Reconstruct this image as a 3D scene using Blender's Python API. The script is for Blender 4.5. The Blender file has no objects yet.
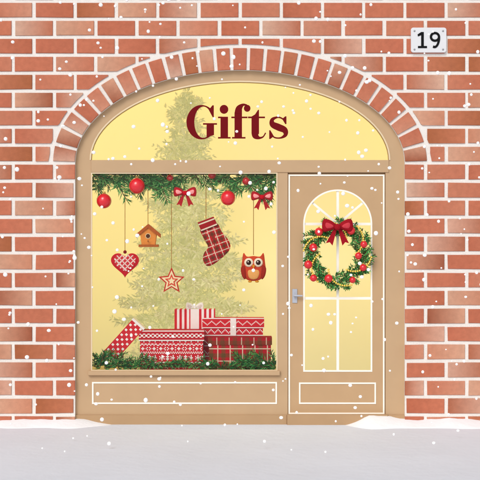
import bpy, math, random, bisect, bmesh
from mathutils import Vector, Matrix
random.seed(7)
CAM=12.0; EYE=1.85
def P(px,py,d=0.0):
    k=(CAM+d)/CAM/100.0
    return ((px-240)*k, EYE+(240-py)*k)
def lin(h):
    h=h.lstrip('#')
    o=[]
    for i in (0,2,4):
        c=int(h[i:i+2],16)/255
        o.append(c/12.92 if c<=0.04045 else ((c+0.055)/1.055)**2.4)
    return (o[0],o[1],o[2],1.0)
def mix(a,b,t): return tuple(a[i]*(1-t)+b[i]*t for i in range(4))
def sc(a,k): return (a[0]*k,a[1]*k,a[2]*k,1.0)

# ---------------- materials
def mat(name,rough=0.6,noise=0.1,nscale=8.0,bump=0.0,bscale=60.0,metal=0.0,emit=0.0,coat=0.0,spec=None):
    m=bpy.data.materials.new(name); m.use_nodes=True
    nt=m.node_tree; b=nt.nodes['Principled BSDF']
    at=nt.nodes.new('ShaderNodeAttribute'); at.attribute_name='Col'
    src=at.outputs['Color']
    tc=nt.nodes.new('ShaderNodeTexCoord')
    if noise>0:
        n=nt.nodes.new('ShaderNodeTexNoise'); n.inputs['Scale'].default_value=nscale; n.inputs['Detail'].default_value=3
        nt.links.new(tc.outputs['Object'],n.inputs['Vector'])
        mr=nt.nodes.new('ShaderNodeMapRange'); mr.inputs['From Min'].default_value=0.25; mr.inputs['From Max'].default_value=0.75
        mr.inputs['To Min'].default_value=1-noise; mr.inputs['To Max'].default_value=1+noise
        nt.links.new(n.outputs['Fac'],mr.inputs['Value'])
        vm=nt.nodes.new('ShaderNodeVectorMath'); vm.operation='SCALE'
        nt.links.new(src,vm.inputs[0]); nt.links.new(mr.outputs['Result'],vm.inputs['Scale'])
        src=vm.outputs['Vector']
    nt.links.new(src,b.inputs['Base Color'])
    b.inputs['Roughness'].default_value=rough; b.inputs['Metallic'].default_value=metal
    b.inputs['Coat Weight'].default_value=coat
    if rough>0.6: b.inputs['Specular IOR Level'].default_value=0.15
    if spec is not None: b.inputs['Specular IOR Level'].default_value=spec
    if emit>0:
        nt.links.new(src,b.inputs['Emission Color']); b.inputs['Emission Strength'].default_value=emit
    m.cycles.emission_sampling='NONE'
    if bump>0:
        n2=nt.nodes.new('ShaderNodeTexNoise'); n2.inputs['Scale'].default_value=bscale; n2.inputs['Detail'].default_value=3
        nt.links.new(tc.outputs['Object'],n2.inputs['Vector'])
        bp=nt.nodes.new('ShaderNodeBump'); bp.inputs['Strength'].default_value=bump; bp.inputs['Distance'].default_value=0.01
        nt.links.new(n2.outputs['Fac'],bp.inputs['Height']); nt.links.new(bp.outputs['Normal'],b.inputs['Normal'])
    return m
M_brick=mat('brick_clay',0.85,0.09,22,0.4,90)
M_mortar=mat('mortar',0.95,0.04,14,0.5,120)
M_paint=mat('tan_painted_wood',0.6,0.03,5,0.08,40,spec=.25)
M_trim=mat('cream_trim_paint',0.5,0.0,5,spec=.3)
M_room=mat('glowing_room_plaster',0.9,0.0,2,emit=0.40)  # walls emit light themselves, standing in for shop lamps
M_fir=mat('fir_needles',0.7,0.0,12)
M_tree=mat('pale_glowing_tree',0.9,0.0,5,emit=0.32)  # emission added to lift the dark side of needles and trunk
M_gloss=mat('glossy_ornament',0.18,0.0,3,coat=0.4)
M_cloth=mat('woven_cloth',0.85,0.06,60,0.3,200,spec=.1)
M_paper=mat('wrapping_paper',0.6,0.03,20,spec=.2)
M_wood=mat('painted_wood_toy',0.6,0.08,30,0.2,80,spec=.2)
M_metal=mat('brushed_metal',0.4,0.04,30,metal=0.3)
M_enam=mat('enamel',0.4,0.02,10,spec=.3)
M_sign=mat('sign_paint',0.75,0.02,8,spec=.08)
M_snow=mat('fresh_snow',0.9,0.02,3,0.5,18)
M_gsnow=mat('trodden_snow',0.95,0.03,1.3,0.5,9)
M_flake=mat('glowing_snowflake',0.9,0.0,3,emit=0.12)  # slight emission added so the flakes stay white
def glass_mat():
    m=bpy.data.materials.new('window_glass'); m.use_nodes=True; nt=m.node_tree
    nt.nodes.clear()
    o=nt.nodes.new('ShaderNodeOutputMaterial'); mx=nt.nodes.new('ShaderNodeMixShader')
    t=nt.nodes.new('ShaderNodeBsdfTransparent'); g=nt.nodes.new('ShaderNodeBsdfGlossy'); g.inputs['Roughness'].default_value=0.02
    f=nt.nodes.new('ShaderNodeFresnel'); f.inputs['IOR'].default_value=1.36
    nt.links.new(f.outputs[0],mx.inputs[0]); nt.links.new(t.outputs[0],mx.inputs[1]); nt.links.new(g.outputs[0],mx.inputs[2])
    nt.links.new(mx.outputs[0],o.inputs[0]); return m
M_glass=glass_mat()

# ---------------- mesh builder
class MB:
    def __init__(s): s.v=[];s.f=[];s.c=[];s.m=[]
    def add(s,vs,fs,col,mi=0):
        o=len(s.v); s.v+= [tuple(v) for v in vs]
        for i,f in enumerate(fs):
            s.f.append([a+o for a in f])
            c=col[i] if isinstance(col,list) else col
            s.c.append(c if isinstance(c,list) else [c]*len(f)); s.m.append(mi)
    def sheet(s,poly,y,col):  # single-sided pane facing the street
        ar=sum(poly[i][0]*poly[(i+1)%len(poly)][1]-poly[(i+1)%len(poly)][0]*poly[i][1] for i in range(len(poly)))
        pl=poly if ar>0 else poly[::-1]
        s.add([(x,y,z) for x,z in pl],[list(range(len(pl)))],col)
    def prism(s,poly,y0,y1,col,mi=0,ch=0.0):
        n=len(poly)
        if ch>0:
            cx=sum(p[0] for p in poly)/n; cz=sum(p[1] for p in poly)/n
            fr=[]
            for x,z in poly:
                dx,dz=cx-x,cz-z
                fr.append((x+math.copysign(min(ch,abs(dx)),dx), z+math.copysign(min(ch,abs(dz)),dz)))
            vs=[(x,y0,z) for x,z in fr]+[(x,y0+ch,z) for x,z in poly]+[(x,y1,z) for x,z in poly]
            fs=[list(range(n))]
            for i in range(n):
                j=(i+1)%n; fs+=[[i,j,n+j,n+i],[n+i,n+j,2*n+j,2*n+i]]
            fs.append([2*n+i for i in range(n)][::-1])
        else:
            vs=[(x,y0,z) for x,z in poly]+[(x,y1,z) for x,z in poly]
            fs=[list(range(n))]+[[i,(i+1)%n,n+(i+1)%n,n+i] for i in range(n)]+[[n+i for i in range(n)][::-1]]
        if callable(col):
            cc=[[col(vs[i]) for i in f] for f in fs]
            s.add(vs,fs,cc,mi)
        else: s.add(vs,fs,col,mi)
    def pp(s,polypx,d0,d1,col,mi=0,ch=0.0): s.prism([P(x,y,d0) for x,y in polypx],d0,d1,col,mi,ch)
    def rect(s,x0,y0,x1,y1,d0,d1,col,mi=0,ch=0.0): s.pp([(x0,y0),(x1,y0),(x1,y1),(x0,y1)],d0,d1,col,mi,ch)
    def outline(s,x0,y0,x1,y1,w,d0,d1,col,mi=0):
        s.rect(x0,y0,x1,y0+w,d0,d1,col,mi); s.rect(x0,y1-w,x1,y1,d0,d1,col,mi)
        s.rect(x0,y0+w,x0+w,y1-w,d0,d1,col,mi); s.rect(x1-w,y0+w,x1,y1-w,d0,d1,col,mi)
    def box(s,a,b,col,mi=0,M=None):
        vs=[Vector((x,y,z)) for x in (a[0],b[0]) for y in (a[1],b[1]) for z in (a[2],b[2])]
        if M: vs=[M@v for v in vs]
        s.add(vs,[[0,1,3,2],[4,6,7,5],[0,4,5,1],[2,3,7,6],[0,2,6,4],[1,5,7,3]],col,mi)
    def sphere(s,c,r,col,mi=0,nu=20,nv=12,sq=(1,1,1)):
        vs=[];fs=[]
        for i in range(nv+1):
            th=math.pi*i/nv
            for j in range(nu):
                ph=2*math.pi*j/nu
                vs.append((c[0]+r*sq[0]*math.sin(th)*math.cos(ph),c[1]+r*sq[1]*math.sin(th)*math.sin(ph),c[2]+r*sq[2]*math.cos(th)))
        for i in range(nv):
            for j in range(nu):
                k=(j+1)%nu; fs.append([i*nu+j,i*nu+k,(i+1)*nu+k,(i+1)*nu+j])
        s.add(vs,fs,col,mi)
    def tube(s,a,b,r,col,mi=0,n=8,r2=None):
        a=Vector(a);b=Vector(b);t=(b-a).normalized(); r2=r if r2 is None else r2
        u=t.orthogonal().normalized(); w=t.cross(u)
        vs=[a+(u*math.cos(2*math.pi*i/n)+w*math.sin(2*math.pi*i/n))*r for i in range(n)]+[b+(u*math.cos(2*math.pi*i/n)+w*math.sin(2*math.pi*i/n))*r2 for i in range(n)]
        s.add(vs,[[i,(i+1)%n,n+(i+1)%n,n+i] for i in range(n)]+[list(range(n))[::-1],[n+i for i in range(n)]],col,mi)
    def pillow(s,poly,cx,cz,y,thick,col,mi=0,N=7,back=True):
        n=len(poly)
        for sgn in ([-1,1] if back else [-1]):
            vs=[];fs=[];
            for k in range(N+1):
                a=k/N*math.pi/2
                q=math.cos(a); h=math.sin(a)*thick
                q=q**0.9 if q>0 else 0
                for x,z in poly: vs.append((cx+(x-cx)*q,y+sgn*h,cz+(z-cz)*q))
            for k in range(N):
                for i in range(n):
                    j=(i+1)%n; fs.append([k*n+i,k*n+j,(k+1)*n+j,(k+1)*n+i])
            if callable(col):
                cc=[[col(vs[i][0],vs[i][2])for i in f] for f in fs]
                s.add(vs,fs,cc,mi)
            else: s.add(vs,fs,col,mi)
    def grid(s,o,u,v,nx,ny,fn,mi=0):
        o=Vector(o);u=Vector(u);v=Vector(v)
        vs=[o+u*(i/nx)+v*(j/ny) for j in range(ny+1) for i in range(nx+1)]
        fs=[];cc=[]
        for j in range(ny):
            for i in range(nx):
                a=j*(nx+1)+i; fs.append([a,a+1,a+nx+2,a+nx+1]); cc.append(fn(i,j))
        s.add(vs,fs,cc,mi)
    def obj(s,name,mats,parent=None,smooth=False):
        c=Vector((0,0,0))
        if s.v:
            c=Vector([(min(v[k] for v in s.v)+max(v[k] for v in s.v))/2 for k in range(3)])
        me=bpy.data.meshes.new(name)
        me.from_pydata([tuple(Vector(v)-c) for v in s.v],[],s.f)
        if not isinstance(mats,(list,tuple)): mats=[mats]
        for m in mats: me.materials.append(m)
        me.polygons.foreach_set('material_index',s.m)
        at=me.color_attributes.new('Col','FLOAT_COLOR','CORNER')
        flat=[x for f in s.c for col in f for x in col]
        at.data.foreach_set('color',flat)
        if smooth: me.polygons.foreach_set('use_smooth',[True]*len(s.f))
        me.update()
        ob=bpy.data.objects.new(name,me); bpy.context.collection.objects.link(ob)
        ob.location=c
        if parent: ob.parent=parent
        return ob
def empty(name):
    e=bpy.data.objects.new(name,None); bpy.context.collection.objects.link(e); e.empty_display_size=0.2; return e
def catmull(pts,n=8):
    out=[]
    L=len(pts)
    for i in range(L-1):
        p0=pts[max(i-1,0)];p1=pts[i];p2=pts[i+1];p3=pts[min(i+2,L-1)]
        for k in range(n):
            t=k/n
            out.append(tuple(0.5*((2*b)+(-a+c)*t+(2*a-5*b+4*c-d)*t*t+(-a+3*b-3*c+d)*t**3) for a,b,c,d in zip(p0,p1,p2,p3)))
    out.append(tuple(pts[-1])); return out
def closed_cat(pts,n=6):
    out=[];L=len(pts)
    for i in range(L):
        p0=pts[i-1];p1=pts[i];p2=pts[(i+1)%L];p3=pts[(i+2)%L]
        for k in range(n):
            t=k/n
            out.append(tuple(0.5*((2*b)+(-a+c)*t+(2*a-5*b+4*c-d)*t*t+(-a+3*b-3*c+d)*t**3) for a,b,c,d in zip(p0,p1,p2,p3)))
    return out

TAN=lin('bf9f7b'); TAN2=lin('b4916b'); CREAM=lin('faf3e6'); YEL=lin('f8ebb2')
building=empty('gift_shop_building')
SPR=163
A0,B0=165.0,93.0
def par(t,off):
    x=A0*math.cos(t);y=B0*math.sin(t)
    nx=math.cos(t)/A0;ny=math.sin(t)/B0;l=math.hypot(nx,ny)
    return (240+x+nx/l*off, SPR-(y+ny/l*off))

# ---------------- mortar wall (front wall with arched shop opening)
WX0,WX1=-390,870; TOP=-150
mb=MB()
pts=[(WX0,450),(WX0,TOP),(WX1,TOP),(WX1,450),(405,450)]
pts+=[par(math.pi*i/64,0) for i in range(65)]
pts+=[(75,450)]
mb.pp(pts,0.0,0.32,lin('ebe6df'))
mb.obj('mortar_wall',M_mortar,building)
# ---------------- bricks
tab=[par(math.pi*i/400,26) for i in range(401)]
def ytop(x):
    if x<=tab[-1][0] or x>=tab[0][0]: return None
    for i in range(400):
        a,b=tab[i],tab[i+1]
        if b[0]<=x<=a[0]:
            t=(x-b[0])/(a[0]-b[0]+1e-9); return b[1]+(a[1]-b[1])*t
pal=[('bd7055','bd7055'),('c37b60','b86a50'),('b4664b','be7156'),('c68a70','bf7459'),('9b583f','c9957a'),('cc9d87','ab674c'),
     ('bb6c52','bd7156'),('a4603f','ba7254'),('c28367','c9997f'),('b76a50','b76a50'),('cba38d','b66d52'),('be7359','c07a5e')]
mb=MB()
def brickcol(x0,x1,two=False):
    a,b=random.choice(pal); a=sc(lin(a),random.uniform(.95,1.05)); b=sc(lin(b),random.uniform(.95,1.05))
    if random.random()<.5:a,b=b,a
    def f(v):
        t=(v[0]-x0)/(x1-x0+1e-6); return mix(a,b,min(1,max(0,t)))
    return f
PW=41.25;RH=18.0;G=3.6
for r in range(-8,25):
    yt=1+RH*r+G/2; yb=1+RH*(r+1)-G/2
    off=0 if r%2==0 else PW/2
    for k in range(-12,22):
        xl=75+PW*k+off+G/2; xr=xl+PW-G
        if xr<WX0+4 or xl>WX1-4: continue
        xl=max(xl,WX0+2);xr=min(xr,WX1-2)
        if yt>=SPR-1:
            parts=[]
            if xl<75: parts.append((xl,min(xr,75)))
            if xr>405: parts.append((max(xl,405),xr))
            for a,b in parts:
                if b-a<5: continue
                j=[random.uniform(-.4,.4) for _ in range(4)]
                pl=[(a+(j[0] if a!=405 else 0),yt+j[1]),(b,yt+j[2]),(b,yb+j[3]),(a,yb+j[0])]
                mb.pp(pl,-0.011-random.uniform(0,.003),0.01,brickcol(P(a,0)[0],P(b,0)[0]),0,0.004)
            continue
        xs=[xl+(xr-xl)*i/24 for i in range(25)]
        seg=[]
        for x in xs:
            y=ytop(x); lo=yb if y is None else min(yb,y)
            if lo-yt>0.6: seg.append((x,lo))
        if len(seg)<4: continue
        if all(abs(s[1]-yb)<1e-6 for s in seg):
            seg=[(seg[0][0]+random.uniform(-.3,.3),yb+random.uniform(-.35,.35)),(seg[-1][0]+random.uniform(-.3,.3),yb+random.uniform(-.35,.35))]
        poly=[(seg[0][0],yt),(seg[-1][0],yt)]+[(x,y) for x,y in reversed(seg)]
        mb.pp(poly,-0.011-random.uniform(0,.003),0.01,brickcol(P(seg[0][0],0)[0],P(seg[-1][0],0)[0]),0,0.004 if len(seg)==2 else 0.0)
mb.obj('brick_courses',M_brick,building)
# voussoirs
mb=MB()
ts=[math.pi*i/2000 for i in range(2001)]
acc=[0]
for i in range(2000):
    a=par(ts[i],11);b=par(ts[i+1],11); acc.append(acc[-1]+math.hypot(a[0]-b[0],a[1]-b[1]))
NV=27; tot=acc[-1]
def tat(s):
    i=min(max(bisect.bisect_left(acc,s),0),2000); return ts[i]
for k in range(NV):
    s0=tot*k/NV+1.8; s1=tot*(k+1)/NV-1.8
    tt=[tat(s0+(s1-s0)*i/4) for i in range(5)]
    poly=[par(t,0.3) for t in tt]+[par(t,22) for t in reversed(tt)]
    a,b=[sc(lin(c),random.uniform(.95,1.05)) for c in random.choice(pal)]
    xs=[P(*p)[1] for p in poly]; z0,z1=min(xs),max(xs)
    mb.pp(poly,-0.016,0.01,(lambda v,a=a,b=b,z0=z0,z1=z1:mix(a,b,(v[2]-z0)/(z1-z0))),0,0.004)
mb.obj('arch_voussoirs',M_brick,building)
# rest of the building shell
mb=MB(); W=lin('a8604c')
xa=P(WX0,0)[0];xb=P(WX1,0)[0];zt=P(0,TOP)[1]
mb.box((xa,0.321,-.2),(xa+.3,6,zt-.002),W); mb.box((xb-.3,0.321,-.2),(xb,6,zt-.002),W); mb.box((xa,6,-.2),(xb,6.3,zt-.002),W)
mb.box((xa+.301,0.322,zt-.45),(xb-.301,5.99,zt-.3),W)
mb.obj('rear_and_side_walls',M_brick,building)
mb=MB(); mb.box((xa-.1,-.1,zt),(xb+.1,.42,zt+.14),lin('d8cfc4')); mb.box((xa-.06,-.06,zt+.142),(xb+.06,.38,zt+.22),lin('f4f6fa'))
mb.obj('roof_coping',M_mortar,building)

# ---------------- shopfront frame
F0,F1=0.05,0.13
mb=MB()
def ell(a,b,t,cy): return (240+a*math.cos(t),cy-b*math.sin(t))
N=48
for i in range(N):
    t0,t1=math.pi*i/N,math.pi*(i+1)/N
    o0,o1=ell(166,94,t0,SPR),ell(166,94,t1,SPR); i0,i1=ell(149,78,t0,160),ell(149,78,t1,160)
    a=[P(*p,F0) for p in (o0,o1,i1,i0)]
    vs=[(x,F0,z) for x,z in a]+[(x,F1,z) for x,z in a]
    mb.add(vs,[[0,1,2,3],[3,2,6,7],[4,5,6,7]],TAN)
    c0,c1=ell(150.4,79.4,t0,160),ell(150.4,79.4,t1,160)
    mb.pp([i0,i1,c1,c0],F0-.006,F0+.004,lin('dfcaa8'))
mb.pp([(74,163),(91,160),(91,430),(74,430)],F0,F1,TAN)
mb.pp([(389,160),(406,163),(406,430),(385.5,430),(385.5,172.5),(389,172.5)],F0,F1,TAN)
mb.rect(91,160,389,172.5,F0-.01,F1,TAN,0,.004)
mb.rect(277.5,172.5,287.7,430,F0,F1,TAN)
mb.rect(91,371,277.5,430,F0,F1,TAN)
mb.rect(287.7,172.5,385.5,174,F0+.03,F1,TAN2)
mb.rect(88,371,280,375.5,F0-.04,F0-.001,TAN,0,.004)
mb.rect(74,415,287,432,F0-.02,F0-.001,lin('b4926d'),0,.004)
mb.rect(287.2,414.8,388,432,F0-.05,F1+.1,lin('b4926d'),0,.004)
mb.rect(388.2,415,406,432,F0-.02,F0-.001,lin('b4926d'),0,.004)
mb.rect(382,173,386,414,.114,.128,TAN2); mb.rect(287,173,291,414,.114,.128,TAN2)
mb.obj('shopfront_frame',M_paint,building)
mb=MB()
mb.outline(92,382,277,404,1.5,F0-.006,F0+.003,CREAM)
mb.outline(91,172.5,277.5,371,1.2,F0-.004,F0+.01,lin('dfcaa8'))
mb.obj('panel_moulding',M_trim,building)
mb=MB()
mb.sheet([P(*ell(151,80,math.pi*i/N,160),.09) for i in range(N+1)],.09,(1,1,1,1))
mb.obj('fanlight_glass',M_glass,building)
mb=MB(); mb.sheet([P(90,171,.09),P(279,171,.09),P(279,372,.09),P(90,372,.09)],.09,(1,1,1,1)); mb.obj('display_window_glass',M_glass,building)

# ---------------- door
mb=MB()
D0,D1=0.065,0.11
dx0,dx1,dy0,dy1=288,385,174.2,414.5
gx0,gx1,gyb=304,371.5,371; gc=(gx0+gx1)/2; gr=(gx1-gx0)/2; gy=224
DC=lin('be9c76')
mb.rect(dx0,dy0,gx0,dy1,D0,D1,DC); mb.rect(gx1,dy0,dx1,dy1,D0,D1,DC)
mb.rect(gx0,gyb,gx1,dy1,D0,D1,DC)
n=32
for i in range(n):
    t0=math.pi*i/n;t1=math.pi*(i+1)/n
    p0=(gc+gr*math.cos(t0),gy-gr*math.sin(t0)*1.0);p1=(gc+gr*math.cos(t1),gy-gr*math.sin(t1))
    a=[P(*p,D0) for p in (p0,p1,(p1[0],dy0),(p0[0],dy0))]
    vs=[(x,D0,z) for x,z in a]+[(x,D1,z) for x,z in a]
    mb.add(vs,[[0,1,2,3],[0,1,5,4],[4,5,6,7]],DC)
dleaf=mb.obj('door_leaf',M_paint,building)
mb=MB()
mb.outline(dx0+.5,dy0+.3,dx1-.5,dy1-.3,1.5,D0-.007,D0+.002,CREAM)
mb.outline(299,382.5,376,404,1.5,D0-.007,D0+.002,CREAM)
m0,m1=D0+.008,D0+.024
mb.rect(gc-1.3,gy-gr,gc+1.3,gyb,m0,m1,CREAM)
mb.rect(gx0,297,gx1,299.6,m0+.002,m1-.002,CREAM)
mb.rect(gx0,gy-1.3,gx1,gy+1.3,m0+.002,m1-.002,CREAM)
for a in (40,140):
    t=math.radians(a);nx,ny=-math.sin(t)*1.1,math.cos(t)*1.1
    e=(gc+gr*math.cos(t),gy-gr*math.sin(t))
    mb.pp([(gc+nx,gy-ny),(e[0]+nx,e[1]-ny),(e[0]-nx,e[1]+ny),(gc-nx,gy+ny)],m0+.004,m1-.004,CREAM)
for i in range(n):
    t0=math.pi*i/n;t1=math.pi*(i+1)/n
    q=[(gc+r*math.cos(t),gy-r*math.sin(t)) for r,t in ((gr+.8,t0),(gr+.8,t1),(gr-.8,t1),(gr-.8,t0))]
    mb.pp(q,D0-.004,D0+.01,CREAM)
mb.rect(gx0-.8,gy,gx0+.8,gyb,D0-.004,D0+.01,CREAM); mb.rect(gx1-.8,gy,gx1+.8,gyb,D0-.004,D0+.01,CREAM)
mb.rect(gx0-.8,gyb-.8,gx1+.8,gyb+.8,D0-.005,D0+.01,CREAM)
mb.obj('door_muntins',M_trim,building)
mb=MB(); mb.sheet([P(x,y,.094) for x,y in [(gx0-.5,gyb+.5),(gx1+.5,gyb+.5)]+[(gc+(gr+.5)*math.cos(math.pi*i/n),gy-(gr+.5)*math.sin(math.pi*i/n)) for i in range(n+1)]],.094,(1,1,1,1))
mb.obj('door_glass',M_glass,building)
mb=MB(); gm=lin('b4b8c2')
mb.rect(292.3,289,297.3,303,D0-.009,D0-.001,gm,0,.002)
x,z=P(294.7,295.5,D0-.03)
mb.tube((x,D0-.008,z),(x,D0-.045,z),.012,gm,0,14); mb.tube((x-.012,D0-.045,z),(x+.078,D0-.045,z-.003),.012,gm,0,14,r2=.009)
mb.obj('door_handle',M_metal,building)

# ---------------- interior room, its walls emissive to look lamp-lit
mb=MB(); RY=2.2; rz1=4.0
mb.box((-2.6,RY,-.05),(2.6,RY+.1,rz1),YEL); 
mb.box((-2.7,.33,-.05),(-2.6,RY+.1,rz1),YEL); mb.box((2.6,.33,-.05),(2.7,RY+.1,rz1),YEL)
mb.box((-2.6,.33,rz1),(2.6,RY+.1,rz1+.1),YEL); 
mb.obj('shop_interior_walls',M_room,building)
mb=MB(); mb.box((-2.6,.14,-.06),(2.6,RY,0.0),lin('d9bd80')); mb.obj('shop_floor',M_paint,building)
zd=P(0,371,.14)[1]-.005
mb=MB(); mb.box((P(86,0,.14)[0],.135,zd-.04),(P(284,0,.14)[0],.85,zd),lin('e8d5a0')); mb.box((P(86,0,.14)[0],.80,0.01),(P(284,0,.14)[0],.84,zd-.042),lin('e8d5a0'))
mb.obj('display_shelf',M_paint,building)

# ---------------- fir helper
def fir(mb,path,L,step,per,cols,w=.0048,spread=1.0,mi=0,tip=True):
    for a,b in zip(path[:-1],path[1:]):
        a=Vector(a);b=Vector(b);t=(b-a);ln=t.length
        if ln<1e-6: continue
        t/=ln;n=max(1,int(ln/step)); u=t.orthogonal().normalized();v=t.cross(u)
        for i in range(n):
            p=a+t*(ln*i/n)
            for k in range(per):
                an=random.uniform(0,2*math.pi)
                r=u*math.cos(an)+v*math.sin(an)
                d=(t*random.uniform(.5,1.0)+r*spread*random.uniform(.6,1)).normalized()
                l=L*random.uniform(.7,1.1); s=d.cross(Vector((random.uniform(-1,1),-1.5,random.uniform(-1,1)))).normalized()*w
                c=random.choice(cols)
                mb.add([p,p+d*l*.5+s,p+d*l,p+d*l*.5-s],[[0,1,2,3]],c,mi)
        mb.tube(a,b,.004,lin('6a4a2c'),mi,5)
GC=[lin(c) for c in ('3a8c44','4da353','2c7438','72bb63','3d9249','9ccf7c','226030')]
GW=[lin(c) for c in ('2f8040','3f9549','206034','5eab55','338546','8cc670','1a5229')]
GD=[lin(c) for c in ('2c7c40','3a8c44','1f5c32','4da353','184c28','72b860')]
def V3(px,py,d): x,z=P(px,py,d); return Vector((x,d,z))
def sprig(mb,px,py,ang,lenpx,d,cols,L=.07,droop=4,dd=0,step=.016):
    pts=[]
    for i in range(6):
        s=i/5*lenpx
        pts.append(V3(px+math.cos(ang)*s,py-math.sin(ang)*s+droop*(i/5)**2,d+dd*i/5))
    fir(mb,pts,L,step,4,cols)

# ---------------- christmas tree inside, paled and self-lit into a soft hazy silhouette
tree=empty('christmas_tree')
TY=1.45
tx,_=P(187,0,TY); zt0=P(0,88,TY)[1]; H=zt0-0.05
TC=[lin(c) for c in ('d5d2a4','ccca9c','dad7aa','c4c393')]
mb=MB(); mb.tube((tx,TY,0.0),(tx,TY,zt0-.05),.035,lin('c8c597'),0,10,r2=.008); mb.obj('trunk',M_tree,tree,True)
mb=MB(); mb.tube((tx,TY,0),(tx,TY,.16),.16,lin('cdb887'),0,20,r2=.2); mb.obj('tree_pot',M_wood,tree,True)
mb=MB()
def twig(a,b,L,w):
    t=(b-a);ln=t.length;t/=ln;u=t.orthogonal().normalized();v=t.cross(u)
    m=max(2,int(ln/.034))
    for i in range(m):
        p=a+t*(ln*i/m)
        for k in range(3):
            an=random.uniform(0,6.283);r=u*math.cos(an)+v*math.sin(an)
            d=(t*.8+r+Vector((0,0,-.2))).normalized(); s=d.cross(Vector((random.uniform(-1,1),-1.6,random.uniform(-1,1)))).normalized()*w
            l=L*random.uniform(.7,1.15)
            mb.add([p,p+d*l*.5+s,p+d*l,p+d*l*.5-s],[[0,1,2,3]],random.choice(TC))
tiers=20
for i in range(tiers):
    f=(i+.2)/tiers
    z=zt0-.06-f*(H-.45)
    R=.10+.86*f**.8
    nb=int(6+7*f)
    for k in range(nb):
        an=2*math.pi*(k+random.random()*.8)/nb
        r=R*random.uniform(.6,1.12)
        dirv=Vector((math.cos(an),math.sin(an)*.75,0))
        a=Vector((tx,TY,z+random.uniform(-.05,.05))); b=a+dirv*r+Vector((0,0,-.10*r-.08*f+random.uniform(-.09,.09)))
        tipv=b+dirv*.08+Vector((0,0,.05))
        twig(a,b,.09,.011); twig(b,tipv,.07,.009)
        for q in (.3,.55,.8):
            for sd in (-1,1):
                m=a.lerp(b,q); sdv=Vector((-dirv.y,dirv.x,0))*sd
                e=m+(dirv*.6+sdv*.8)*(.30*r*(1.15-q)+.05)+Vector((0,0,random.uniform(-.09,.03)))
                twig(m,e,.08,.010)
twig(Vector((tx,TY,zt0-.25)),Vector((tx,TY,zt0)),.06,.006)
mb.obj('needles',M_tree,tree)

# ---------------- garland on top of display window
gar=empty('fir_garland')
mb=MB(); GD0=.20
for i in range(36):
    px=92+186*i/35
    edge=1.0 if px<175 or px>225 else .6
    for q in range(2):
        ang=math.radians(random.choice([random.uniform(190,250),random.uniform(290,350)]))
        sprig(mb,px+random.uniform(-3,3),172+random.uniform(0,5),ang,random.uniform(14,22)*edge,GD0+random.uniform(-.05,.04),GC,.08,3)
for (x,y,a,l) in [(93,178,-60,24),(98,176,-20,38),(120,178,-12,40),(150,176,-30,26),(165,176,-40,22),(150,178,-15,36),(276,178,240,22),(262,178,200,30),(240,178,215,24),(225,178,-30,20),(245,180,-40,24),(176,178,215,26),(112,178,-50,24),(272,180,262,20),(158,180,-62,20)]:
    sprig(mb,x,y,math.radians(a),l,GD0-.04,GC,.085,5)
mb.tube(V3(91,174,GD0),V3(278,174,GD0),.008,lin('4a3420'))
mb.obj('fir_sprigs',M_fir,gar)
RED=lin('dc1f2c')
def ball(mb,px,py,r,d,col=RED):
    c=V3(px,py,d); mb.sphere(c,r/100,col,0,24,14); mb.tube(c+Vector((0,0,r/100*.95)),c+Vector((0,0,r/100*1.25)),r/100*.22,lin('d9b45a'),0,10)
mb=MB()
for x,y,r in [(137,186,8.2),(104,201,7.6),(228,198,7.6),(212,175,4),(170,178,3.5),(246,181,4)]: ball(mb,x,y,r,GD0-.08+(.02 if r<5 else 0))
mb.obj('red_baubles',M_gloss,gar,True)
def bow(mb,cx,cy,s,d,c1,c2,tails=True):
    for sg in (-1,1):
        pl=closed_cat([(0,0),(.35,.38),(.85,.52),(1.0,.15),(.9,-.3),(.4,-.2)],5)
        pl=[P(cx+sg*s*x,cy-s*y,d) for x,y in pl]
        ccx=sum(p[0] for p in pl)/len(pl);ccz=sum(p[1] for p in pl)/len(pl)
        mb.pillow(pl,ccx,ccz,d,.0022*s,c1,0,6)
        pl=closed_cat([(.25,.05),(.45,.22),(.75,.3),(.82,.1),(.7,-.1),(.4,-.07)],4)
        pl=[P(cx+sg*s*x,cy-s*y,d) for x,y in pl]
        ccx=sum(p[0] for p in pl)/len(pl);ccz=sum(p[1] for p in pl)/len(pl)
        mb.pillow(pl,ccx,ccz,d-.0016*s,.001*s,c2,0,3,False)
        if tails:
            mb.pp([(cx,cy),(cx+sg*s*.22,cy+s*.1),(cx+sg*s*.75,cy+s*1.05),(cx+sg*s*.5,cy+s*.98),(cx+sg*s*.32,cy+s*1.2)],d+.008+.002*sg,d+.013+.002*sg,c1)
    c=V3(cx,cy,d-.0018*s); mb.sphere(c,s*.0021,c1,0,14,8,(1,.7,1))
mb=MB()
bow(mb,185,193,11.5,GD0-.09,lin('c01726'),lin('ee9a96')); bow(mb,262,197,11,GD0-.09,lin('c01726'),lin('ee9a96'))
mb.obj('ribbon_bows',M_cloth,gar)

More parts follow.
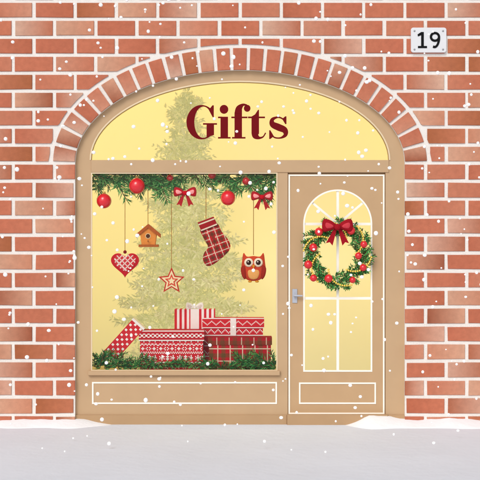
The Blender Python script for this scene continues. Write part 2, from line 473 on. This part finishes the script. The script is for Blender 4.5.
# ---------------- hanging ornaments
HD=.24
STR=lin('b5803f')
def string(mb,px,y0,y1,d=HD): mb.tube(V3(px,y0,d),V3(px,y1,d),.0035,STR,0,6)
mb=MB(); o=lin('ec9442'); 
string(mb,148,178,226)
mb.pp([(140,233),(148,226),(156.5,233),(155,245),(141.5,245)],HD-.05,HD+.06,o)
for sg in (-1,1):
    mb.pp([(148,224),(148,227.6),(148+sg*12,237.6),(148+sg*12,234)],HD-.07-.001*sg,HD+.08,lin('b85c24'))
c=P(148,236,HD-.052); mb.prism([(c[0]+.028*math.cos(i/9*math.pi),c[1]+.028*math.sin(i/9*math.pi)) for i in range(18)],HD-.054,HD-.045,lin('f5d9a8'))
mb.prism([(c[0]+.021*math.cos(i/9*math.pi),c[1]+.021*math.sin(i/9*math.pi)) for i in range(18)],HD-.057,HD-.05,lin('5a2c12'))
mb.tube(V3(148,241,HD-.05),V3(148,241,HD-.1),.006,lin('8a4a1c')); mb.rect(138.5,244.5,158,247,HD-.07,HD+.07,lin('b5622a'))
mb.obj('birdhouse_ornament',M_wood)
# heart
mb=MB(); string(mb,125,188,253)
hp=[]
for i in range(60):
    t=2*math.pi*i/60; x=16*math.sin(t)**3; y=13*math.cos(t)-5*math.cos(2*t)-2*math.cos(3*t)-math.cos(4*t)
    hp.append(P(125+x*.88,263.5-y*.86,HD))
hcx,hcz=P(125,263,HD)
mb.pillow(hp,hcx,hcz,HD,.012,lin('d2202e'),0,4)
def inheart(x,y,s):
    x=x/(16*.85*s)*1.25; y=y/(13*.82*s)*1.2+.08
    return (x*x+y*y-1)**3-x*x*y**3<0
nx=44;ce=.28/nx
for i in range(nx):
    for j in range(nx):
        x=(i+.5)/nx*28-14; y=(j+.5)/nx*28-14
        if inheart(x,y,.86):
            u=int((x+y+40)/1.4)%4;v=int((x-y+40)/1.4)%4
            c=lin('faeee9') if (u==0)!=(v==0) else (lin('eca8a4') if u==0 and v==0 else lin('dc3840'))
            wx,wz=P(125+x,263.5-y,HD-.018); h=ce*.5
            mb.add([(wx-h,HD-.018,wz-h),(wx+h,HD-.018,wz-h),(wx+h,HD-.018,wz+h),(wx-h,HD-.018,wz+h)],[[0,1,2,3]],c)
mb.sphere(V3(125,252,HD-.01),.018,lin('8f1420'))
mb.obj('heart_ornament',M_cloth)
# star
mb=MB(); string(mb,171.5,180,270)
def star(cx,cy,R,r,rot=0): return [(cx+(R if k%2==0 else r)*math.sin(k*math.pi/5+rot),cy-(R if k%2==0 else r)*math.cos(k*math.pi/5+rot)) for k in range(10)]
mb.pp(star(171.5,281,13.8,6.4),HD-.012,HD+.012,lin('c8321f'))
mb.pp(star(171.5,281,10.8,5.0),HD-.016,HD-.0,lin('fbe9bc'))
mb.pp(star(171.5,281,7.0,3.2),HD-.021,HD-.0,lin('e04a30'))
mb.pp(star(171.5,281,4.2,1.9),HD-.025,HD-.0,lin('fbe9bc'))
mb.obj('star_ornament',M_wood)
# stocking
def tart(x,z,s=.05,rot=0.0,base='c81e2a'):
    ca,sa=math.cos(rot),math.sin(rot); u=(x*ca+z*sa)/s; v=(-x*sa+z*ca)/s
    fu,fv=u%1,v%1
    c=lin(base)
    if fu<.34: c=mix(c,lin('17402c'),.5)
    if fv<.34: c=mix(c,lin('17402c'),.5)
    if .62<fu<.72 or .62<fv<.72: c=mix(c,lin('f3e6d0'),.85)
    return c
mb=MB()
sp=closed_cat([(201,229),(203,237),(208,247),(204,253),(203,260),(207,266),(214,264),(223,257),(230,249),(229,241),(222,232),(216,223)],6)
scx,scz=P(215.5,248,HD)
spw=[]
for i in range(len(sp)):
    a,b=sp[i],sp[(i+1)%len(sp)]
    for k in range(3): spw.append(P(a[0]+(b[0]-a[0])*k/3,a[1]+(b[1]-a[1])*k/3,HD))
mb.pillow(spw,scx,scz,HD,.04,lambda x,z:tart(x,z,.075,.35),0,30)
cm=MB()
cuff=[(197.5,222.5),(213.5,216.5),(217.5,225),(201.5,231.5)]
cm.pp(cuff,HD-.045,HD+.045,lin('a81a24'),0,.008)
for q in (.18,.82):
    a=(197.5+4*q,222.5+9*q);b=(213.5+4*q,216.5+8.5*q)
    cm.pp([a,b,(b[0]+.5,b[1]+1.3),(a[0]+.5,a[1]+1.3)],HD-.047,HD-.04,lin('f0dfca'))
string(cm,206,185,219)
stock=empty('christmas_stocking')
mb.obj('stocking_leg',M_cloth,stock,True); cm.obj('stocking_cuff',M_cloth,stock)
# owl
owl=empty('owl_ornament')
mb=MB(); string(mb,253.5,196,255)
op=closed_cat([(243.5,253),(247,256.5),(253.5,256),(260,256.5),(263.5,253),(265,262),(265.5,271),(261,279),(253.5,281),(246,279),(241.5,271),(242,262)],5)
c=P(253.5,267,HD); mb.pillow([P(x,y,HD) for x,y in op],c[0],c[1],HD,.045,lin('d84a2c'),0,8)
bp_=closed_cat([(247.5,270),(253.5,267.5),(259.5,270),(258,277.5),(253.5,279.5),(249,277.5)],5)
c=P(253.5,273,HD); mb.pillow([P(x,y,HD-.032) for x,y in bp_],c[0],c[1],HD-.032,.016,lin('f6b468'),0,5)
for sg in (-1,1):
    e=V3(253.5+sg*4.8,262.5,HD-.045); mb.sphere(e,.046,lin('fbf0dc'),0,20,10,(1,.35,1))
    mb.sphere(e+Vector((0,-.012,0)),.026,lin('3a1a10'),0,14,8,(1,.35,1))
    mb.sphere(e+Vector((-.006,-.02,.008)),.007,lin('ffffff'),0,8,6,(1,.5,1))
    wp=closed_cat([(253.5+sg*8.5,266),(253.5+sg*12.6,268),(253.5+sg*11.5,276),(253.5+sg*8,279)],5)
    c=P(253.5+sg*10,272,HD); mb.pillow([P(x,y,HD-.03) for x,y in wp],c[0],c[1],HD-.03,.02,lin('a82a1a'),0,4)
    mb.sphere(V3(253.5+sg*3.5,281.5,HD-.01),.016,lin('e8a030'),0,10,6,(1.3,1,.7))
mb.obj('owl_body',M_cloth,owl,True)
mb=MB(); mb.pp([(251.8,265),(255.2,265),(253.5,269.5)],HD-.068,HD-.04,lin('e89a28'),0,.003)
mb.obj('beak',M_cloth,owl)

# ---------------- gift boxes
R_=lin('d8212f');WH=lin('fdf9f5')
def pbox(name,px0,py0,px1,py1,d0,dep,fn,cell,extra=None,M=None,mat_=M_paper):
    mb=MB(); x0,z1=P(px0,py0,d0);x1,z0=P(px1,py1,d0)
    w,h=x1-x0,z1-z0; nx=max(2,int(w/cell));ny=max(2,int(h/cell));nd=max(2,int(dep/cell))
    mb.grid((x0,d0,z0),(w,0,0),(0,0,h),nx,ny,fn)
    mb.grid((x0,d0+dep,z0),(w,0,0),(0,0,h),nx,ny,fn)
    mb.grid((x0,d0,z0),(0,dep,0),(0,0,h),nd,ny,fn); mb.grid((x1,d0,z0),(0,dep,0),(0,0,h),nd,ny,fn)
    mb.grid((x0,d0,z1),(w,0,0),(0,dep,0),nx,nd,fn); mb.grid((x0,d0,z0),(w,0,0),(0,dep,0),nx,nd,fn)
    if extra: extra(mb,x0,x1,z0,z1,d0,dep)
    if M: mb.v=[tuple(M@Vector(v)) for v in mb.v]
    return mb.obj(name,mat_)
KN=["................",
"..#...#.#...#..#",
".###.#...#.###..",
"..#...#.#...#..#",
"................",
"#..#..#..#..#..#",
".##.##.##.##.##.",
"................",
"...#....#....#..",
".#.#.#.###.#.#..",
"..###...#...###.",
".#.#.#.###.#.#..",
"...#....#....#..",
"................",
"#.#.#.#.#.#.#.#.",
".#.#.#.#.#.#.#.#"]
knit=lambda i,j: WH if KN[j%16][i%16]=='#' else R_
stripe=lambda i,j: WH if (i//2)%2 else R_
def dots(i,j):
    u,v=i%6,j%6
    return WH if ((u in(1,2) and v in (1,2)) or (u in (4,5) and v in (4,5))) else R_
zig=lambda i,j: WH if (j%9==(abs((i%6)-3)) +2 or j%9==0) else R_
def tbox(i,j):
    u,v=i%12,j%12; c=lin('c4202c')
    if u<4: c=mix(c,lin('1d5a30'),.5)
    if v<4: c=mix(c,lin('1d5a30'),.5)
    if u==8 or v==8: c=mix(c,lin('f6ead0'),.8)
    return c
def bz(d): return 240-(zd-EYE)*100*CAM/(CAM+d)
def ribbon(mb,x0,x1,z0,z1,d,dep,cx=.5,w=.035,col=WH):
    xm=x0+(x1-x0)*cx
    mb.box((xm-w,d-.004,z0),(xm+w,d-.0005,z1+.004),col); mb.box((xm-w,d,z1+.0005),(xm+w,d+dep,z1+.004),col)
def exk(mb,x0,x1,z0,z1,d,dep):
    L=z1-.10
    mb.grid((x0-.012,d-.014,L),(x1-x0+.024,0,0),(0,0,.106),60,10,lambda i,j: WH if (j in(0,9) or (j in (3,6) and i%4<2) or (j in(4,5) and i%4 in(2,3))) else lin('c41828'))
    mb.box((x0-.012,d-.013,L),(x1+.012,d+dep+.012,z1+.005),lin('c41828'))
pbox('knit_pattern_gift_box',140,331,203,bz(.30),.30,.22,knit,.0115,exk)
def exs(mb,x0,x1,z0,z1,d,dep):
    ribbon(mb,x0,x1,z0,z1,d,dep,.5,.045)
    mb.box((x0-.003,d-.008,z0+.13),(x1+.003,d-.0045,z0+.21),WH)
pbox('striped_gift_box',174.5,309.5,215,bz(.55),.55,.2,stripe,.0125,exs)
def exd(mb,x0,x1,z0,z1,d,dep):
    mb.grid((x0-.012,d-.014,z1-.1),(x1-x0+.024,0,0),(0,0,.106),56,11,lambda i,j: WH if (j in(0,10) or j==2+abs((i%8)-4)+1) else R_)
    mb.box((x0-.012,d-.013,z1-.1),(x1+.012,d+dep+.012,z1+.005),R_); 
    xm=x0+(x1-x0)*.5
    mb.box((xm-.03,d-.02,z0),(xm+.03,d-.015,z1+.008),WH)
pbox('zigzag_gift_box',203.5,318.5,263,bz(.54),.54,.16,zig,.012,exd)
def exe(mb,x0,x1,z0,z1,d,dep):
    mb.box((x0-.01,d-.01,z1-.07),(x1+.01,d+dep+.01,z1+.006),lin('a01824'))
    mb.grid((x0-.01,d-.0115,z1-.07),(x1-x0+.02,0,0),(0,0,.076),62,7,lambda i,j: mix(tbox(i,j),lin('8a1420'),.3))
pbox('tartan_gift_box',209,338,271,bz(.30),.30,.2,tbox,.0105,exe,None,M_cloth)
cx,cz=P(123.5,340,.30); A=math.radians(-48)
M=Matrix.Translation((cx,.30,cz))@Matrix.Rotation(A,4,'Y')@Matrix.Translation((-cx,-.30,-cz))
def exl(mb,x0,x1,z0,z1,d,dep):
    mb.box((x0-.004,d-.004,z0-.004),(x0+.02,d+dep+.004,z1+.004),WH); mb.box((x1-.02,d-.004,z0-.004),(x1+.004,d+dep+.004,z1+.004),WH)
pbox('dotted_gift_box',101,333,146,348,.28,.15,dots,.011,exl,M)
mb=MB(); bow(mb,194.7,307,9,.6,WH,lin('e8d8d0'),False); mb.obj('white_ribbon_bow',M_cloth,None,True)

# ---------------- fir branches in front of boxes
mb=MB()
for i in range(32):
    px=94+182*i/31
    hgt=1.0 if px<140 or px>235 else .6
    for q in range(2):
        ang=math.radians(random.uniform(5,55)) if random.random()<.5 else math.radians(random.uniform(125,175))
        sprig(mb,px,367+random.uniform(-2,2),ang,random.uniform(10,22)*hgt+3,.19+random.uniform(-.03,.05),GD,.06,2)
for (x,y,a,l) in [(96,368,50,24),(104,368,20,30),(135,368,150,30),(100,366,75,18),(115,368,60,20),(150,366,10,26),(205,367,170,28),(228,367,20,26),(272,366,140,26),(262,366,165,28),(240,366,60,12),(274,366,100,18),(252,367,70,14)]:
    sprig(mb,x,y,math.radians(a),l,.16,GD,.065,2)
mb.obj('fir_branches',M_fir)

# ---------------- wreath on door
wr=empty('christmas_wreath'); WD=.0
mb=MB(); wc=(337.5,254); 
for i in range(64):
    t=2*math.pi*i/64
    for q in range(3):
        rr=26+random.uniform(-6,5)
        ang=t+math.pi/2+random.choice([-.75,-.45,.35,.7,-.9])
        sprig(mb,wc[0]+rr*math.cos(t),wc[1]-rr*math.sin(t),ang,random.uniform(7,11.5),WD+random.uniform(-.03,.03),GW,.045,0)
mb.obj('fir_ring',M_fir,wr)
mb=MB()
for a,r in [(20,28),(200,31),(-28,29),(250,26),(165,25),(300,30),(60,27),(225,34),(130,29),(-5,21)]:
    t=math.radians(a); ball(mb,wc[0]+r*math.cos(t),wc[1]-r*math.sin(t),random.choice([3.6,4.2,3.2]),WD-.05)
for k in range(6):
    a0=2*math.pi*k/6
    for i in range(15):
        s=i/14; t=a0+s*.95; r=18+16*s+3*math.sin(s*math.pi)
        mb.sphere(V3(wc[0]+r*math.cos(t),wc[1]-r*math.sin(t),WD-.045-.012*math.sin(s*math.pi)),.0105,lin('f4cf52'),0,8,6)
mb.obj('berries_and_beads',M_gloss,wr,True)
mb=MB(); bow(mb,337.5,227,15.5,WD-.08,lin('9c1522'),lin('c9404a')); mb.obj('red_bow',M_cloth,wr)

# ---------------- Gifts sign lettering
sg_=MB(); BX,BY=186,138.5; SD=.07; SC=lin('701016'); cnt=[0]
def L2(pts):
    cnt[0]+=1; e=.0006*cnt[0]
    sg_.prism([P(BX+x,BY-y*1.02,SD) for x,y in pts],SD-.004-e,SD+.012,SC)
def stroke(pts,ws,n=10):
    c=catmull([(p[0],p[1],w) for p,w in zip(pts,ws)],n)
    l=[];r=[]
    for i,(x,y,w) in enumerate(c):
        a=c[max(i-1,0)];b=c[min(i+1,len(c)-1)]
        dx,dy=b[0]-a[0],b[1]-a[1];q=math.hypot(dx,dy);nx,ny=-dy/q,dx/q
        l.append((x+nx*w/2,y+ny*w/2));r.append((x-nx*w/2,y-ny*w/2))
    L2(l+r[::-1])
def disc(x,y,r): L2([(x+r*math.cos(i/12*math.pi),y+r*math.sin(i/12*math.pi)) for i in range(24)])
out=[];inn=[]
for i in range(49):
    t=math.radians(42+(318-42)*i/48)
    out.append((15.5+15*math.cos(t),16+16.8*math.sin(t)))
    inn.append((17.3+9.0*math.cos(t),16+15.4*math.sin(t)))
L2(out+inn[::-1])
L2([(26.4,32.5),(27.8,32.5),(27.8,21),(26.6,21),(22,29.5),(24,29.5)])
L2([(20.6,1.2),(28,3.5),(28,14),(20.6,14)]); L2([(17,13.6),(31,13.6),(31,15),(17,15)])
L2([(34.5,0.6),(42,0.6),(42,21.3),(34.5,21.3)]);L2([(32,0),(44.6,0),(44.6,1.4),(32,1.4)]);L2([(32,20),(36,20),(36,21.4),(32,21.4)]);disc(38,28.6,4.3)
L2([(48.5,0.6),(56,0.6),(56,25),(48.5,25)]);L2([(46,0),(59.5,0),(59.5,1.4),(46,1.4)]);L2([(45.3,20),(61.5,20),(61.5,21.4),(45.3,21.4)])
stroke([(52.25,24.6),(53.2,29.5),(57,33),(61,32.6)],[7.5,6.2,2.4,1.4]);disc(61.2,29.6,3.3)
L2([(65.5,5),(73,5),(73,28),(72,28),(69,23.5),(65.5,21.4)]);L2([(62,20),(79,20),(79,21.4),(62,21.4)])
stroke([(69.25,5.6),(69.8,2.6),(73,.6),(77,1.6),(79.6,5.5)],[7.5,6.4,2.6,1.3,1.2])
stroke([(99.5,15),(96.5,19.3),(91.5,20.8),(86.3,18.4),(86.6,13.9),(92.5,11),(98.6,8.2),(99.4,3.6),(94.5,.6),(88,1.3),(84.2,6.5)],[1,1.2,1.5,3.6,5.6,6.6,5.8,3.8,1.5,1.2,1])
L2([(99.2,21.6),(100.4,21.6),(100.4,14.2),(99.3,14.2),(96.2,19.2)]);L2([(83.2,-.4),(84.4,-.4),(87.8,2.2),(84.3,8),(83.2,8)])
sg_.obj('gifts_shop_sign',M_sign)

# ---------------- house number plate
hn=empty('house_number_sign')
mb=MB(); pl=[]
for (cx,cy,a0) in [(444,30,0),(413.5,30,90),(413.5,50,180),(444,50,270)]:
    for k in range(6):
        t=math.radians(a0+k*18); pl.append((cx+2.5*math.cos(t),cy-2.5*math.sin(t)))
mb.pp(pl,-.035,-.012,lin('dcdcde'),0,.003)
mb.obj('plate',M_enam,hn)
mb=MB()
for x in (414.5,443):
    for y in (31,49.5): mb.sphere(V3(x,y,-.036),.010,lin('9a9a9c'),0,12,8,(1,.5,1))
mb.obj('screws',M_metal,hn,True)
mb=MB(); K=lin('161618')
mb.pp([(421.2,32),(423.8,32),(423.8,46),(427,46),(427,48),(418,48),(418,46),(421.2,46),(421.2,35),(418,36.4),(417.6,34.4)],-.040,-.03,K)
def ring(cx,cy,rx,ry,w,a0,a1,n=24,e=0):
    o=[(cx+rx*math.cos(math.radians(a0+(a1-a0)*i/n)),cy-ry*math.sin(math.radians(a0+(a1-a0)*i/n))) for i in range(n+1)]
    q=[(cx+(rx-w)*math.cos(math.radians(a0+(a1-a0)*i/n)),cy-(ry-w)*math.sin(math.radians(a0+(a1-a0)*i/n))) for i in range(n+1)]
    for i in range(n): mb.pp([o[i],o[i+1],q[i+1],q[i]],-.040-e,-.034,K)
ring(435,36.8,5.2,5.0,2.3,0,360); ring(434.6,37.5,5.6,10.6,2.3,-110,8,24,.0006)
mb.obj('numerals',M_sign,hn)

# ---------------- ground and snow banks
mb=MB(); S=200
gx=[-S,-60,-20]+[-8+i*.5 for i in range(33)]+[20,60,S]; gyy=[-S,-60,-25]+[-14+i*.5 for i in range(31)]+[8,20,60,S]
def gh(x,y):
    return 0.0 if abs(x)>8 or y<-14 or y>-.3 else (.012*math.sin(x*2.3+y*1.1)+.010*math.sin(x*4.9-y*3.7))*min(1,(-.3-y))
vs=[(x,y,gh(x,y)) for y in gyy for x in gx]; nx=len(gx)
fs=[[j*nx+i,j*nx+i+1,(j+1)*nx+i+1,(j+1)*nx+i] for j in range(len(gyy)-1) for i in range(nx-1)]
mb.add(vs,fs,lin('e3e9f2')); mb.obj('snowy_ground',M_gsnow,None,True)
def bank(name,x0,x1,hf):
    mb=MB(); nx=120;ny=14
    vs=[];x0,x1=P(x0,0)[0],P(x1,0)[0]
    for j in range(ny+1):
        for i in range(nx+1):
            x=x0+(x1-x0)*i/nx; px=240+x*100; h=hf(px); q=j/ny
            w=.12+h*2.2
            y=.04-q*(w+.03*math.sin(px*.11))
            zz=h*(1-q**1.7)*(1+.05*math.sin(px*.31+q*4))-.012*(q>.99)
            vs.append((x,y,zz-.006))
    mb.add(vs,[[j*(nx+1)+i,j*(nx+1)+i+1,(j+1)*(nx+1)+i+1,(j+1)*(nx+1)+i] for j in range(ny) for i in range(nx)],lin('fbfcfe'))
    mb.obj(name,M_snow,None,True)
def sm(a,b,x):
    t=min(1,max(0,(x-a)/(b-a))); return t*t*(3-2*t)
bank('snow_bank',-390,122,lambda p:(.055+.03*math.exp(-((p-88)/26)**2)+.015*math.sin(p*.05))*(1-sm(70,121,p)))
bank('snow_bank',338,870,lambda p:(.05+.055*math.exp(-((p-375)/24)**2)+.03*math.exp(-((p-450)/30)**2))*sm(339,372,p))

# ---------------- falling snow
bm=bmesh.new(); bmesh.ops.create_icosphere(bm,subdivisions=2,radius=1.0)
iv=[v.co.copy() for v in bm.verts]; iff=[[v.index for v in f.verts] for f in bm.faces]; bm.free()
mb=MB()
for i in range(900):
    x=random.uniform(-4,4);y=random.uniform(-2.6,-.12);z=random.uniform(.02,4.8)
    r=random.choice([.008,.010,.012,.015,.018])
    sq=random.uniform(.8,1.1)
    mb.add([Vector((x,y,z))+Vector((v.x*r,v.y*r,v.z*r*sq)) for v in iv],iff,lin('ffffff'))
mb.obj('falling_snow',M_flake,None,True)

# ---------------- light, sky, camera
w=bpy.data.worlds.new("World"); bpy.context.scene.world=w; w.use_nodes=True
nt=w.node_tree; bg=nt.nodes['Background']
sky=nt.nodes.new('ShaderNodeTexSky'); sky.sky_type='NISHITA'; sky.sun_disc=False
EL,AZ=math.radians(38),math.radians(200)
sky.sun_elevation=EL; sky.sun_rotation=AZ; sky.dust_density=3
hs=nt.nodes.new('ShaderNodeHueSaturation'); hs.inputs['Saturation'].default_value=.2
nt.links.new(sky.outputs[0],hs.inputs['Color']); nt.links.new(hs.outputs[0],bg.inputs['Color'])
bg.inputs['Strength'].default_value=0.12
sun=bpy.data.lights.new('sun','SUN'); sun.energy=1.05; sun.angle=math.radians(28); sun.color=(1,.975,.95)
so=bpy.data.objects.new('sun',sun); bpy.context.collection.objects.link(so)
dv=Vector((math.sin(AZ)*math.cos(EL),math.cos(AZ)*math.cos(EL),math.sin(EL)))
so.rotation_euler=dv.to_track_quat('Z','Y').to_euler(); so.location=dv*20
cam=bpy.data.cameras.new('camera'); co=bpy.data.objects.new('camera',cam); bpy.context.collection.objects.link(co)
cam.sensor_width=36; cam.lens=36*CAM/4.8; cam.clip_end=1000
co.location=(0,-CAM,EYE); co.rotation_euler=(math.radians(90),0,0)
sc_=bpy.context.scene; sc_.camera=co
sc_.view_settings.view_transform='Standard'; sc_.view_settings.look='None'; sc_.view_settings.exposure=0
